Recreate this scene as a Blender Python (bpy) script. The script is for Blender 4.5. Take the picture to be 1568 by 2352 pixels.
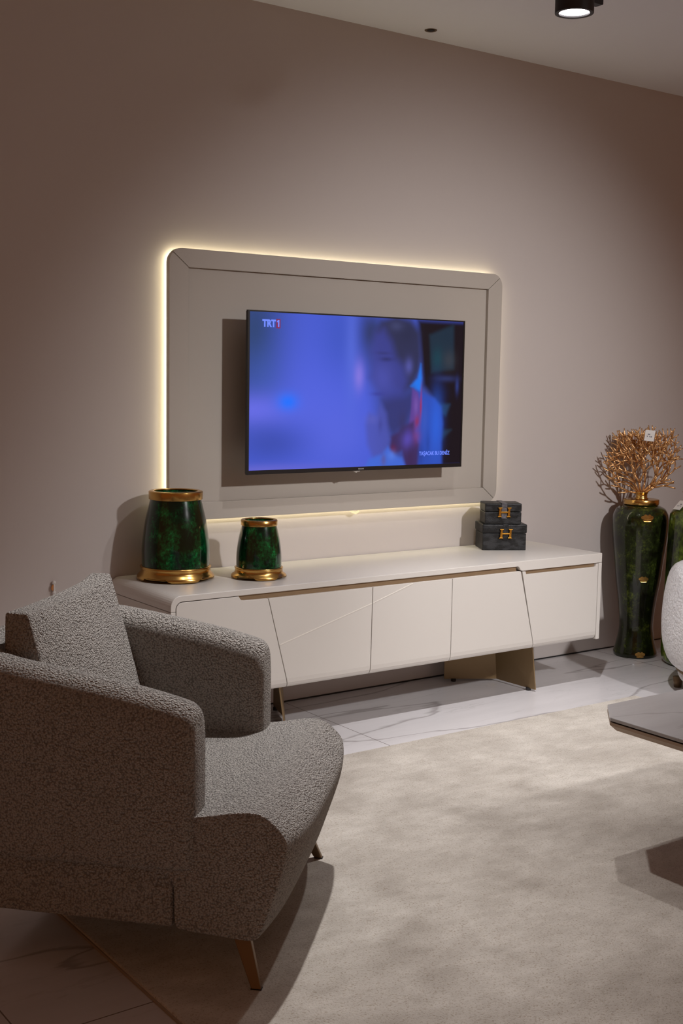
import bpy, bmesh, math, random
from mathutils import Vector, Matrix, noise

for o in list(bpy.data.objects):
    bpy.data.objects.remove(o, do_unlink=True)
sc = bpy.context.scene
COL = sc.collection
PI = math.pi

# ------------------------------------------------------------------ camera
F_PX = 2824.74
yaw, pit, rol = math.radians(-35.79777), math.radians(-6.29359), math.radians(0.94651)
cy, sy, cp, sp = math.cos(yaw), math.sin(yaw), math.cos(pit), math.sin(pit)
fwd = Vector((-sy*cp, cy*cp, sp)); rgt = Vector((cy, sy, 0)); upv = rgt.cross(fwd)
cr, sr = math.cos(rol), math.sin(rol)
R_ = cr*rgt + sr*upv; U_ = -sr*rgt + cr*upv
CAM = Vector((0, -4.49424, 1.45))
cd = bpy.data.cameras.new('camera'); cam = bpy.data.objects.new('camera', cd); COL.objects.link(cam)
cam.matrix_world = Matrix(((R_.x, U_.x, -fwd.x, CAM.x), (R_.y, U_.y, -fwd.y, CAM.y), (R_.z, U_.z, -fwd.z, CAM.z), (0, 0, 0, 1)))
cd.sensor_fit = 'VERTICAL'; cd.sensor_height = 36; cd.sensor_width = 24
cd.lens = 36*F_PX/2352; cd.clip_start = 0.05
sc.camera = cam

# ------------------------------------------------------------------ exposure, world, lights
sc.view_settings.view_transform = 'Standard'
sc.view_settings.look = 'None'
sc.view_settings.exposure = 0.0
sc.view_settings.gamma = 1.0
sc.view_settings.use_curve_mapping = False
w = bpy.data.worlds.new('showroom_ambient'); sc.world = w; w.use_nodes = True
WB = w.node_tree.nodes['Background']
WB.inputs[0].default_value = (1.0, 0.40, 0.15, 1)
WB.inputs[1].default_value = 0.17

def spot(name, loc, target, power, size_deg, blend, radius, color):
    d = bpy.data.lights.new(name, 'SPOT'); o = bpy.data.objects.new(name, d); COL.objects.link(o)
    o.location = loc
    dr = Vector(target)-Vector(loc)
    o.rotation_euler = dr.to_track_quat('-Z', 'Y').to_euler()
    d.energy = power; d.spot_size = math.radians(size_deg); d.spot_blend = blend
    d.shadow_soft_size = radius; d.color = color
    return o
KEY = (1.0, 0.975, 0.985)
L1 = (3.078, -1.497, 2.657)
L1B = (2.42, -1.42, 2.68)
L2 = (3.75, -4.30, 2.80)
spot('spot_light', (L1[0], L1[1], L1[2]-.01), (3.06, -1.42, 0), 60, 112, 1.0, 0.025, KEY)
spot('spot_light', (L1[0]+.01, L1[1], L1[2]-.012), (3.80, -1.02, 0), 165, 58, 1.0, 0.025, KEY)
spot('spot_light', (L1B[0], L1B[1], L1B[2]-.01), (1.62, -1.56, 0), 182, 76, 1.0, 0.025, KEY)
spot('spot_light', (L2[0], L2[1]+.01, L2[2]-.01), (3.88, 0, .62), 400, 60, 1.0, 0.075, KEY)

# ------------------------------------------------------------------ materials
def srgb(h):
    h = h.lstrip('#'); c = [int(h[i:i+2], 16)/255 for i in (0, 2, 4)]
    return tuple((x/12.92 if x <= .04045 else ((x+.055)/1.055)**2.4) for x in c)+(1,)
def mat(name, color, rough=.5, metal=0, coat=0, spec=.5):
    m = bpy.data.materials.new(name); m.use_nodes = True
    b = m.node_tree.nodes['Principled BSDF']
    b.inputs['Base Color'].default_value = color if len(color) == 4 else (*color, 1)
    b.inputs['Roughness'].default_value = rough; b.inputs['Metallic'].default_value = metal
    b.inputs['Coat Weight'].default_value = coat; b.inputs['Coat Roughness'].default_value = .06
    b.inputs['Specular IOR Level'].default_value = spec
    return m
def N(m, t, **kw):
    n = m.node_tree.nodes.new(t)
    for k, v in kw.items():
        if k.startswith('i_'): n.inputs[k[2:].replace('_', ' ')].default_value = v
        else: setattr(n, k, v)
    return n
def Lk(m, a, b): m.node_tree.links.new(a, b)
def BS(m): return m.node_tree.nodes['Principled BSDF']
def ramp(m, stops):
    r = N(m, 'ShaderNodeValToRGB'); e = r.color_ramp.elements
    while len(e) < len(stops): e.new(.5)
    for x, (p, c) in zip(e, stops): x.position = p; x.color = c
    return r
def coords(m, kind='Object', scale=(1, 1, 1), loc=(0, 0, 0), rot=(0, 0, 0)):
    t = N(m, 'ShaderNodeTexCoord'); mp = N(m, 'ShaderNodeMapping')
    mp.inputs['Scale'].default_value = scale; mp.inputs['Location'].default_value = loc; mp.inputs['Rotation'].default_value = rot
    Lk(m, t.outputs[kind], mp.inputs['Vector']); return mp.outputs['Vector']
def bump(m, h, strength, dist):
    b = N(m, 'ShaderNodeBump'); b.inputs['Strength'].default_value = strength; b.inputs['Distance'].default_value = dist
    Lk(m, h, b.inputs['Height']); Lk(m, b.outputs['Normal'], BS(m).inputs['Normal']); return b
def mixc(m, fac, a, b, mode='MIX'):
    x = N(m, 'ShaderNodeMix', data_type='RGBA', blend_type=mode)
    for s, v in ((x.inputs[0], fac), (x.inputs[6], a), (x.inputs[7], b)):
        if hasattr(v, 'links'): Lk(m, v, s)
        else: s.default_value = v
    return x.outputs[2]
def emis(name, color, strength):
    m = mat(name, (0, 0, 0, 1), .5)
    BS(m).inputs['Emission Color'].default_value = color; BS(m).inputs['Emission Strength'].default_value = strength
    return m

M = {}
# wall paint
m = M['wall'] = mat('wall_paint', (.60, .545, .515), .75, spec=.25)
v = coords(m); n = N(m, 'ShaderNodeTexNoise', i_Scale=90, i_Detail=3); Lk(m, v, n.inputs['Vector']); bump(m, n.outputs['Fac'], .08, .002)
m = M['ceiling'] = mat('ceiling_paint', (.82, .82, .84), .85, spec=.2)
# marble tiles
def marble(name, base, vein, tile=True, rough=.16, scale=1.0):
    m = mat(name, base, rough, spec=.5)
    v = coords(m, scale=(.33*scale, 2.1*scale, 1*scale), rot=(0, 0, .10))
    n1 = N(m, 'ShaderNodeTexNoise', i_Scale=1.05, i_Detail=5, i_Roughness=.45, i_Distortion=.35); Lk(m, v, n1.inputs['Vector'])
    r1 = ramp(m, [(.0, (0, 0, 0, 1)), (.488, (0, 0, 0, 1)), (.499, (1, 1, 1, 1)), (.505, (0, 0, 0, 1)), (1, (0, 0, 0, 1))]); Lk(m, n1.outputs['Fac'], r1.inputs['Fac'])
    n2 = N(m, 'ShaderNodeTexNoise', i_Scale=2.2, i_Detail=5, i_Roughness=.6); Lk(m, v, n2.inputs['Vector'])
    r2 = ramp(m, [(.35, (0, 0, 0, 1)), (.75, (1, 1, 1, 1))]); Lk(m, n2.outputs['Fac'], r2.inputs['Fac'])
    n3 = N(m, 'ShaderNodeTexNoise', i_Scale=3.1, i_Detail=8, i_Roughness=.6, i_Distortion=.3); Lk(m, v, n3.inputs['Vector'])
    r3 = ramp(m, [(.0, (0, 0, 0, 1)), (.455, (0, 0, 0, 1)), (.465, (.35, .35, .35, 1)), (.478, (0, 0, 0, 1)), (1, (0, 0, 0, 1))]); Lk(m, n3.outputs['Fac'], r3.inputs['Fac'])
    c = mixc(m, r2.outputs['Color'], base, tuple(x*.86 for x in base[:3])+(1,))
    mu = N(m, 'ShaderNodeMath', operation='MULTIPLY'); Lk(m, r1.outputs['Color'], mu.inputs[0]); mu.inputs[1].default_value = .75
    c = mixc(m, mu.outputs[0], c, vein)
    mu = N(m, 'ShaderNodeMath', operation='MULTIPLY'); Lk(m, r3.outputs['Color'], mu.inputs[0]); Lk(m, r2.outputs['Color'], mu.inputs[1])
    c = mixc(m, mu.outputs[0], c, vein)
    if tile:
        vb = coords(m, kind='Object', loc=(-2.94+8, .85+6, 0))
        b = N(m, 'ShaderNodeTexBrick', offset=0.0, squash=1.0)
        b.inputs['Scale'].default_value = 1; b.inputs['Mortar Size'].default_value = .0018; b.inputs['Mortar Smooth'].default_value = 0
        b.inputs['Brick Width'].default_value = 2.0; b.inputs['Row Height'].default_value = 1.2
        b.inputs['Color1'].default_value = b.inputs['Color2'].default_value = (0, 0, 0, 1); b.inputs['Mortar'].default_value = (1, 1, 1, 1)
        Lk(m, vb, b.inputs['Vector'])
        c = mixc(m, b.outputs['Color'], c, srgb('#7d7470'))
    Lk(m, c, BS(m).inputs['Base Color'])
    return m
M['floor'] = marble('marble_floor_tile', (.70, .675, .68, 1), (.27, .245, .235, 1))
M['tabletop'] = marble('grey_marble_slab', (.46, .45, .445, 1), (.33, .32, .31, 1), tile=False, rough=.22, scale=1.7)
M['lacquer'] = mat('cream_lacquer', (.63, .595, .55), .33, spec=.45)
M['panel'] = mat('beige_panel', (.50, .455, .40), .45, spec=.35)
M['bronze'] = mat('bronze_metal', (.26, .175, .085), .45, .35)
M['darkgold'] = mat('dark_gold_leg', (.20, .13, .07), .38, .6)
M['brass'] = mat('polished_brass', (.62, .37, .11), .24, 1.0)
v = coords(M['brass'], scale=(1, 1, 4)); n = N(M['brass'], 'ShaderNodeTexNoise', i_Scale=40, i_Detail=4); Lk(M['brass'], v, n.inputs['Vector']); bump(M['brass'], n.outputs['Fac'], .15, .002)
M['gold'] = mat('gold_clasp', (.95, .50, .08), .25, 1.0)
M['coral'] = mat('gold_coral', (.72, .42, .19), .30, .8)
M['black'] = mat('black_plastic', (.012, .011, .012), .35)
M['blackmetal'] = mat('black_powder_coat', (.012, .010, .010), .5)
M['ir'] = mat('faint_grey_print', (.30, .29, .29), .5)
M['white'] = mat('white_plastic', (.75, .73, .70), .4)
M['paper'] = mat('paper_tag', (.78, .76, .74), .7)
M['ink'] = mat('tag_ink', (.25, .24, .27), .8)
M['orange'] = mat('orange_tab', (.55, .22, .06), .5)
M['led'] = emis('warm_led', (1.0, .92, .62, 1), 12.5)
M['lens'] = emis('lamp_lens', (1.0, .93, .97, 1), 9.0)
# green vases
def glaze(name, dark, mid, scale, lo=.42, hi=.72, bright=None):
    m = mat(name, dark, .20, coat=.75, spec=.2)
    v = coords(m, scale=(1, 1, .8))
    n = N(m, 'ShaderNodeTexNoise', i_Scale=scale, i_Detail=8, i_Roughness=.72); Lk(m, v, n.inputs['Vector'])
    n2 = N(m, 'ShaderNodeTexNoise', i_Scale=scale*.22, i_Detail=3); Lk(m, v, n2.inputs['Vector'])
    mu = N(m, 'ShaderNodeMath', operation='MULTIPLY'); Lk(m, n.outputs['Fac'], mu.inputs[0]); Lk(m, n2.outputs['Fac'], mu.inputs[1])
    r = ramp(m, [(lo*.5, dark), (hi*.5, mid), (min(.99, hi*.5+.18), bright or mid)]); Lk(m, mu.outputs[0], r.inputs['Fac'])
    Lk(m, r.outputs['Color'], BS(m).inputs['Base Color'])
    return m
M['emerald'] = glaze('emerald_glaze', (.0008, .009, .004, 1), (.002, .065, .016, 1), 80, lo=.42, hi=.66, bright=(.01, .36, .09, 1))
M['moss'] = glaze('moss_green_glaze', (.005, .005, .002, 1), (.020, .030, .006, 1), 70, lo=.34, hi=.60, bright=(.13, .16, .02, 1))
M['moss2'] = glaze('bright_moss_glaze', (.006, .010, .003, 1), (.08, .12, .014, 1), 45, lo=.32, hi=.55, bright=(.26, .36, .05, 1))
# boucle
def boucle(name, c0, c1, scale, strength, dist, pit=.4):
    m = mat(name, c1, .95, spec=.15)
    BS(m).inputs['Sheen Weight'].default_value = .12
    v = coords(m)
    n = N(m, 'ShaderNodeTexNoise', i_Scale=scale, i_Detail=2.5, i_Roughness=.6, i_Distortion=.5); Lk(m, v, n.inputs['Vector'])
    vo = N(m, 'ShaderNodeTexVoronoi', i_Scale=scale*.75); Lk(m, v, vo.inputs['Vector'])
    s = N(m, 'ShaderNodeMath', operation='SUBTRACT'); Lk(m, n.outputs['Fac'], s.inputs[0]); Lk(m, vo.outputs['Distance'], s.inputs[1])
    of = N(m, 'ShaderNodeMath', operation='ADD'); Lk(m, s.outputs[0], of.inputs[0]); of.inputs[1].default_value = .35
    r = ramp(m, [(.08, tuple(x*pit for x in c0[:3])+(1,)), (.26, c0), (.50, c1)]); Lk(m, of.outputs[0], r.inputs['Fac'])  # shade in the pits between loops painted into the colour, scaled by pit
    Lk(m, r.outputs['Color'], BS(m).inputs['Base Color'])
    n2 = N(m, 'ShaderNodeTexNoise', i_Scale=22, i_Detail=2); Lk(m, v, n2.inputs['Vector'])
    a = N(m, 'ShaderNodeMath', operation='MULTIPLY_ADD'); Lk(m, n2.outputs['Fac'], a.inputs[0]); a.inputs[1].default_value = 1.2; Lk(m, s.outputs[0], a.inputs[2])
    bump(m, a.outputs[0], strength, dist)
    return m
M['boucle'] = boucle('taupe_boucle', (.44, .405, .365, 1), (.60, .56, .51, 1), 255, 1.0, .012, .66)
M['white_boucle'] = boucle('white_boucle', (.68, .67, .67, 1), (.78, .77, .77, 1), 110, .7, .006, 1.0)
# rug
m = M['rug'] = mat('cream_rug_pile', (.6, .55, .48), .95, spec=.1)
BS(m).inputs['Sheen Weight'].default_value = .2
v = coords(m)
n = N(m, 'ShaderNodeTexNoise', i_Scale=3.0, i_Detail=6, i_Roughness=.6, i_Distortion=.6); Lk(m, v, n.inputs['Vector'])
r = ramp(m, [(.34, (.48, .44, .385, 1)), (.64, (.65, .61, .545, 1))]); Lk(m, n.outputs['Fac'], r.inputs['Fac'])
vm = coords(m, scale=(.6, 1.3, 1), rot=(0, 0, .5))
nm = N(m, 'ShaderNodeTexNoise', i_Scale=13, i_Detail=5, i_Roughness=.65); Lk(m, vm, nm.inputs['Vector'])
rm_ = ramp(m, [(.33, (.86, .84, .82, 1)), (.62, (1.04, 1.03, 1.02, 1))]); Lk(m, nm.outputs['Fac'], rm_.inputs['Fac'])
v2 = coords(m, scale=(1, 1, .3))
n2 = N(m, 'ShaderNodeTexNoise', i_Scale=190, i_Detail=3, i_Roughness=.7); Lk(m, v2, n2.inputs['Vector'])
r2 = ramp(m, [(.34, (.68, .62, .55, 1)), (.46, (1, 1, 1, 1))]); Lk(m, n2.outputs['Fac'], r2.inputs['Fac'])
Lk(m, mixc(m, 1.0, mixc(m, 1.0, r.outputs['Color'], rm_.outputs['Color'], 'MULTIPLY'), r2.outputs['Color'], 'MULTIPLY'), BS(m).inputs['Base Color'])
bump(m, n2.outputs['Fac'], .7, .006)
M['rug_edge'] = mat('rug_binding', (.35, .28, .22), .9)
# croc leather
def croc(name, c0, c1):
    m = mat(name, c0, .42, coat=.0, spec=.35)
    v = coords(m, scale=(1, 1, 2.2)); vo = N(m, 'ShaderNodeTexVoronoi', i_Scale=110, feature='DISTANCE_TO_EDGE'); Lk(m, v, vo.inputs['Vector'])
    n = N(m, 'ShaderNodeTexNoise', i_Scale=22, i_Detail=2); Lk(m, v, n.inputs['Vector'])
    r = ramp(m, [(.45, c0), (.62, c1)]); Lk(m, n.outputs['Fac'], r.inputs['Fac']); Lk(m, r.outputs['Color'], BS(m).inputs['Base Color'])
    bump(m, vo.outputs['Distance'], .35, .002); return m
M['croc'] = croc('black_croc_leather', (.008, .008, .008, 1), (.030, .031, .033, 1))
M['croc_grey'] = croc('grey_croc_leather', (.06, .055, .06, 1), (.14, .135, .15, 1))

# ------------------------------------------------------------------ helpers
def link(name, bm_or_me, m, parent=None, smooth=False, recalc=True):
    if isinstance(bm_or_me, bmesh.types.BMesh):
        if recalc: bmesh.ops.recalc_face_normals(bm_or_me, faces=bm_or_me.faces)
        me = bpy.data.meshes.new(name); bm_or_me.to_mesh(me); bm_or_me.free()
    else: me = bm_or_me
    o = bpy.data.objects.new(name, me); COL.objects.link(o)
    if m: me.materials.append(m)
    if smooth: me.polygons.foreach_set('use_smooth', [True]*len(me.polygons))
    if parent: o.parent = parent
    return o
def thing(name, label, cat, loc=(0, 0, 0), rz=0, group=None):
    o = bpy.data.objects.new(name, None); COL.objects.link(o)
    o.empty_display_size = .1; o.location = loc; o.rotation_euler = (0, 0, rz)
    tag(o, label, cat, group); return o
def tag(o, label, cat, group=None):
    o['label'] = label; o['category'] = cat
    if group: o['group'] = group
    return o
def struct(o): o['kind'] = 'structure'; return o
def box(bm, lo, hi, bev=0, seg=2):
    r = bmesh.ops.create_cube(bm, size=1)
    vs = r['verts']
    for v in vs:
        v.co = Vector([lo[i] if v.co[i] < 0 else hi[i] for i in range(3)])
    if bev:
        es = list({e for v in vs for e in v.link_edges})
        bmesh.ops.bevel(bm, geom=es, offset=bev, segments=seg, affect='EDGES', profile=.5)
def B(lo, hi, bev=0, seg=2):
    bm = bmesh.new(); box(bm, lo, hi, bev, seg); return bm
def extrude_y(poly, y0, y1, bm=None):
    """polygon in xz between y0 and y1"""
    bm = bm or bmesh.new()
    a = [bm.verts.new((x, y0, z)) for x, z in poly]; b = [bm.verts.new((x, y1, z)) for x, z in poly]
    bm.faces.new(a); bm.faces.new(b[::-1]); n = len(poly)
    for i in range(n): bm.faces.new((a[i], b[i], b[(i+1) % n], a[(i+1) % n]))
    return bm
def extrude_z(poly, z0, z1, bm=None):
    bm = bm or bmesh.new()
    a = [bm.verts.new((x, y, z0)) for x, y in poly]; b = [bm.verts.new((x, y, z1)) for x, y in poly]
    bm.faces.new(a); bm.faces.new(b[::-1]); n = len(poly)
    for i in range(n): bm.faces.new((a[i], b[i], b[(i+1) % n], a[(i+1) % n]))
    return bm
def bevel_mod(o, w, seg=2, ang=35):
    md = o.modifiers.new('bevel', 'BEVEL'); md.width = w; md.segments = seg; md.limit_method = 'ANGLE'; md.angle_limit = math.radians(ang)
    return o
def subsurf(o, l=1):
    md = o.modifiers.new('subsurf', 'SUBSURF'); md.levels = l; md.render_levels = l; return o
def lathe(prof, seg=64, bm=None, cx=0, cyy=0):
    bm = bm or bmesh.new(); rings = []
    for r, z in prof:
        if r < 1e-5: rings.append([bm.verts.new((cx, cyy, z))])
        else: rings.append([bm.verts.new((cx+r*math.cos(2*PI*i/seg), cyy+r*math.sin(2*PI*i/seg), z)) for i in range(seg)])
    for a, b in zip(rings, rings[1:]):
        for i in range(seg):
            j = (i+1) % seg
            if len(a) == 1 and len(b) == 1: continue
            if len(a) == 1: bm.faces.new((a[0], b[i], b[j]))
            elif len(b) == 1: bm.faces.new((a[i], a[j], b[0]))
            else: bm.faces.new((a[i], a[j], b[j], b[i]))
    return bm
def tube(bm, pts, rads, seg=6):
    rings = []; n = len(pts)
    for i, p in enumerate(pts):
        d = (pts[min(i+1, n-1)]-pts[max(i-1, 0)])
        if d.length < 1e-9: d = Vector((0, 0, 1))
        d.normalize()
        a = d.orthogonal().normalized() if i == 0 else (rings_a - d*rings_a.dot(d)).normalized()
        rings_a = a; b = d.cross(a)
        rings.append([bm.verts.new(p+(a*math.cos(2*PI*k/seg)+b*math.sin(2*PI*k/seg))*rads[i]) for k in range(seg)])
    for r0, r1 in zip(rings, rings[1:]):
        for k in range(seg): bm.faces.new((r0[k], r0[(k+1) % seg], r1[(k+1) % seg], r1[k]))
    bm.faces.new(rings[0][::-1]); bm.faces.new(rings[-1])
def arc(cx, cz, r, a0, a1, n=8):
    return [(cx+r*math.cos(math.radians(a0+(a1-a0)*i/n)), cz+r*math.sin(math.radians(a0+(a1-a0)*i/n))) for i in range(n+1)]
def grid_box(nx, ny, nz, fn):
    """surface of the cube [-1,1]^3 as a quad grid, mapped by fn"""
    bm = bmesh.new(); vd = {}
    def V(i, j, k):
        if (i, j, k) not in vd: vd[(i, j, k)] = bm.verts.new(fn(-1+2*i/nx, -1+2*j/ny, -1+2*k/nz))
        return vd[(i, j, k)]
    for i in range(nx):
        for j in range(ny):
            for k in (0, nz): bm.faces.new((V(i, j, k), V(i+1, j, k), V(i+1, j+1, k), V(i, j+1, k)))
    for i in range(nx):
        for k in range(nz):
            for j in (0, ny): bm.faces.new((V(i, j, k), V(i+1, j, k), V(i+1, j, k+1), V(i, j, k+1)))
    for j in range(ny):
        for k in range(nz):
            for i in (0, nx): bm.faces.new((V(i, j, k), V(i, j+1, k), V(i, j+1, k+1), V(i, j, k+1)))
    return bm
def text_obj(name, s, size, m, parent, mtx, extrude=.0006, bold=0.0, shear=0, align='LEFT'):
    cu = bpy.data.curves.new(name, 'FONT'); cu.body = s; cu.size = size; cu.extrude = extrude; cu.offset = bold; cu.shear = shear
    cu.align_x = align
    t = bpy.data.objects.new('tmp', cu); COL.objects.link(t)
    dg = bpy.context.evaluated_depsgraph_get(); me = bpy.data.meshes.new_from_object(t.evaluated_get(dg))
    bpy.data.objects.remove(t, do_unlink=True)
    me.transform(mtx); me.materials.clear()
    return link(name, me, m, parent)
def wall_mtx(x, y, z):   # text lying in the xz plane facing -y
    return Matrix.Translation((x, y, z)) @ Matrix.Rotation(PI/2, 4, 'X')

# ------------------------------------------------------------------ room
struct(link('wall_back', B((-2.5, 0, -.02), (9, .1, 2.98)), M['wall']))
struct(link('floor', B((-2.5, -8, -.1), (9, 0.1, 0)), M['floor']))
struct(link('ceiling', B((-2.5, -8, 2.98), (9, .1, 3.08)), M['ceiling']))
struct(link('trim_1', B((-2.5, -.004, 0), (9, 0, .006)), M['blackmetal']))

# ------------------------------------------------------------------ rug
rx0, rx1, ry1, ry0 = 1.251, 4.35, -.798, -4.3
def rugf(a, b, c):
    x = (rx0+rx1)/2+a*(rx1-rx0)/2; y = (ry0+ry1)/2+b*(ry1-ry0)/2
    return (x, y, .0005+.0105*(c+1)/2)
rug = thing('area_rug', 'large cream mottled area rug on the marble floor, under the taupe armchair', 'rug', ((rx0+rx1)/2, (ry0+ry1)/2, 0))
o = link('rug_pile', grid_box(40, 40, 2, lambda a, b, c: (a*(rx1-rx0)/2, b*(ry1-ry0)/2, .001+.011*(c+1)/2)), M['rug'], rug)
bevel_mod(o, .004)
bm = bmesh.new(); hx, hy = (rx1-rx0)/2, (ry1-ry0)/2
for a, b in (((-hx-.004, -hy-.004), (-hx+.004, hy+.004)), ((hx-.004, -hy-.004), (hx+.004, hy+.004)), ((-hx, -hy-.004), (hx, -hy+.004)), ((-hx, hy-.004), (hx, hy+.004))):
    box(bm, (*a, .0005), (*b, .007))
link('rug_binding', bm, M['rug_edge'], rug)

# ------------------------------------------------------------------ TV cabinet
cab = thing('tv_cabinet', 'long low cream lacquered television cabinet on angled bronze legs', 'cabinet', (3.246, -.26, 0))
CX, CY = 3.246, -.26
YF, YB = -.525, -.006
def C_(bm): bmesh.ops.translate(bm, verts=bm.verts, vec=(-CX, -CY, 0)); return bm
prof = [(2.098, .577)] + [(x, z) for x, z in arc(2.140, .594, .042, 180, 90)] + [(4.394, .636), (4.394, .591), (3.874, .591), (3.864, .594), (3.852, .611), (3.845, .613)] + [(x, z) for x, z in arc(2.146, .585, .028, 90, 180)] + [(2.118, .577)]
bevel_mod(link('cabinet_top', C_(extrude_y(prof, YB, YF)), M['lacquer'], cab), .002)
bevel_mod(link('side_panel', C_(extrude_y([(2.098, .5755), (2.118, .5755), (2.118, .224), (2.114, .222), (2.098, .222)], YB, YF)), M['lacquer'], cab), .0015)
bevel_mod(link('side_panel', C_(extrude_y([(4.372, .5895), (4.394, .5895), (4.394, .222), (4.372, .222)], YB, YF)), M['lacquer'], cab), .0015)
o = link('carcass', C_(B((2.119, YF+.035, .224), (4.371, YB, .552))), M['lacquer'], cab)
M['channel'] = mat('bronze_channel', (.30, .20, .11), .55, .1)
bevel_mod(link('handle_channel', C_(extrude_y([(2.2, .553), (4.371, .553), (4.371, .5895), (3.85, .5895), (3.845, .612), (2.2, .612)], YF+.014, YF+.20)), M['channel'], cab), .001)
def door(name, top, xl, xr, notch=None):
    """top: list of (x,z) left to right along the top edge; side lines drop to the curved bottom"""
    def side(line, z):
        (x0, z0), (x1, z1) = line; t = (z0-z)/(z0-z1) if z0 != z1 else 0
        return x0+(x1-x0)*t
    bot = [(.262, 0), (.245, .002), (.234, .007), (.227, .014), (.2235, .024)]
    bm = bmesh.new(); yf = YF; yb = YF+.024
    up = [bm.verts.new((x, yf, z)) for x, z in top]
    rr = [bm.verts.new((side(xr, z), yf+dy*.999, z)) for z, dy in bot]
    ll = [bm.verts.new((side(xl, z), yf+dy*.999, z)) for z, dy in bot]
    bm.faces.new(up+[rr[0], ll[0]])
    for i in range(len(bot)-1): bm.faces.new((ll[i], rr[i], rr[i+1], ll[i+1]))
    upb = [bm.verts.new((x, yb, z)) for x, z in top]
    rb = bm.verts.new((side(xr, bot[-1][0]), yb+.001, bot[-1][0])); lb = bm.verts.new((side(xl, bot[-1][0]), yb+.001, bot[-1][0]))
    for i in range(len(up)-1): bm.faces.new((up[i], upb[i], upb[i+1], up[i+1]))
    bm.faces.new([up[-1], upb[-1], rb]+rr[::-1]); bm.faces.new([up[0]]+ll+[lb, upb[0]])
    bm.faces.new((ll[-1], rr[-1], rb, lb)); bm.faces.new(upb[::-1]+[lb, rb])
    o = link(name, C_(bm), M['lacquer'], cab)
    bevel_mod(o, .0015, 2, 25); return o
G = .0016
sL = ((2.521, .5905), (2.618, .227)); v1 = ((3.028, .5905), (3.023, .224)); v2 = ((3.459, .5905), (3.459, .224)); sR = ((3.867, .5935), (3.964, .217))
def off(l, d): return tuple((x+d, z) for x, z in l)
door('cabinet_door', [(2.121, .574)]+[(x, z) for x, z in arc(2.146, .585, .025, 180, 90)]+[(2.388, .6105), (2.394, .600), (2.402, .594), (2.412, .5925), (2.521-G, .5905)], ((2.121, .574), (2.121, .22)), off(sL, -G))
d2 = door('cabinet_door', [(2.521+G, .5905), (3.028-G, .5905)], off(sL, G), off(v1, -G))
d3 = door('cabinet_door', [(3.028+G, .5905), (3.459-G, .5905)], off(v1, G), off(v2, -G))
door('cabinet_door', [(3.459+G, .5905), (3.860, .5905), (3.866-G, .5885)], off(v2, G), off(sR, -G))
door('flap_door', [(3.872+G, .588), (3.893, .588), (3.898, .573), (4.352, .573), (4.357, .588), (4.368, .588)], off(sR, G), ((4.368, .588), (4.368, .22)))
# raised diagonal line across two doors
def inlay(x0, z0, x1, z1, parent):
    d = Vector((x1-x0, 0, z1-z0)).normalized(); nn = Vector((-d.z, 0, d.x))*.0016
    bm = bmesh.new(); a = Vector((x0, 0, z0)); b = Vector((x1, 0, z1))
    pts = [a-nn, b-nn, b+nn, a+nn]
    return C_(extrude_y([(p.x, p.z) for p in pts], YF-.0012, YF+.001, bm))
M['inlay'] = mat('pale_inlay', (.78, .74, .67), .3)
link('inlay_line', inlay(2.577, .402, 3.0245, .5235, cab), M['inlay'], d2)
link('inlay_line', inlay(3.031, .5253, 3.238, .5882, cab), M['inlay'], d3)
# V shaped legs
def vleg(tip_b, tip_t, bend_b, bend_t, tail_b, tail_t):
    """three vertical-ish edges bottom/top, plates of 8 mm"""
    g = bpy.data.objects
    bm = bmesh.new(); th = .006
    for (b0, t0), (b1, t1) in (((tip_b, tip_t), (bend_b, bend_t)), ((bend_b, bend_t), (tail_b, tail_t))):
        p = [Vector((*b0, .012)), Vector((*b1, .012)), Vector((*t1, .222)), Vector((*t0, .222))]
        nrm = (p[1]-p[0]).cross(p[3]-p[0]).normalized()*th/2
        a = [bm.verts.new(q-nrm) for q in p]; b = [bm.verts.new(q+nrm) for q in p]
        bm.faces.new(a); bm.faces.new(b[::-1])
        for i in range(4): bm.faces.new((a[i], b[i], b[(i+1) % 4], a[(i+1) % 4]))
    o = link('leg', C_(bm), M['bronze'], cab)
    for q in (tip_b, tail_b):
        qq = Vector(q)+(Vector(bend_b)-Vector(q))*.18
        link('foot_pad', C_(lathe([(0, 0), (.012, 0), (.012, .014), (0, .014)], 16, None, qq.x, qq.y)), M['blackmetal'], o)
    return o
vleg((4.029, -.478), (4.000, -.478), (4.021, -.222), (4.000, -.222), (3.80, -.09), (3.80, -.09))
vleg((2.640, -.478), (2.606, -.478), (2.790, -.236), (2.770, -.236), (2.85, -.06), (2.85, -.06))

# ------------------------------------------------------------------ backlit wall panel
pan = thing('wall_panel', 'large beige backlit panel with rounded corners mounted on the wall behind the television', 'wall panel', (3.236, 0, 1.4))
PX, PZ = 3.236, 1.4
def P_(bm): bmesh.ops.translate(bm, verts=bm.verts, vec=(-PX, 0, -PZ)); return bm
X0, X1, Z0, Z1, RC = 2.337, 4.136, .850, 1.950, .058
IX0, IX1, IZ0, IZ1 = 2.425, 4.048, .923, 1.876
def rr_corner(cx, cz, a0, n=10): return [(cx+RC*math.cos(math.radians(a0+90*i/n)), cz+RC*math.sin(math.radians(a0+90*i/n))) for i in range(n+1)]
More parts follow.
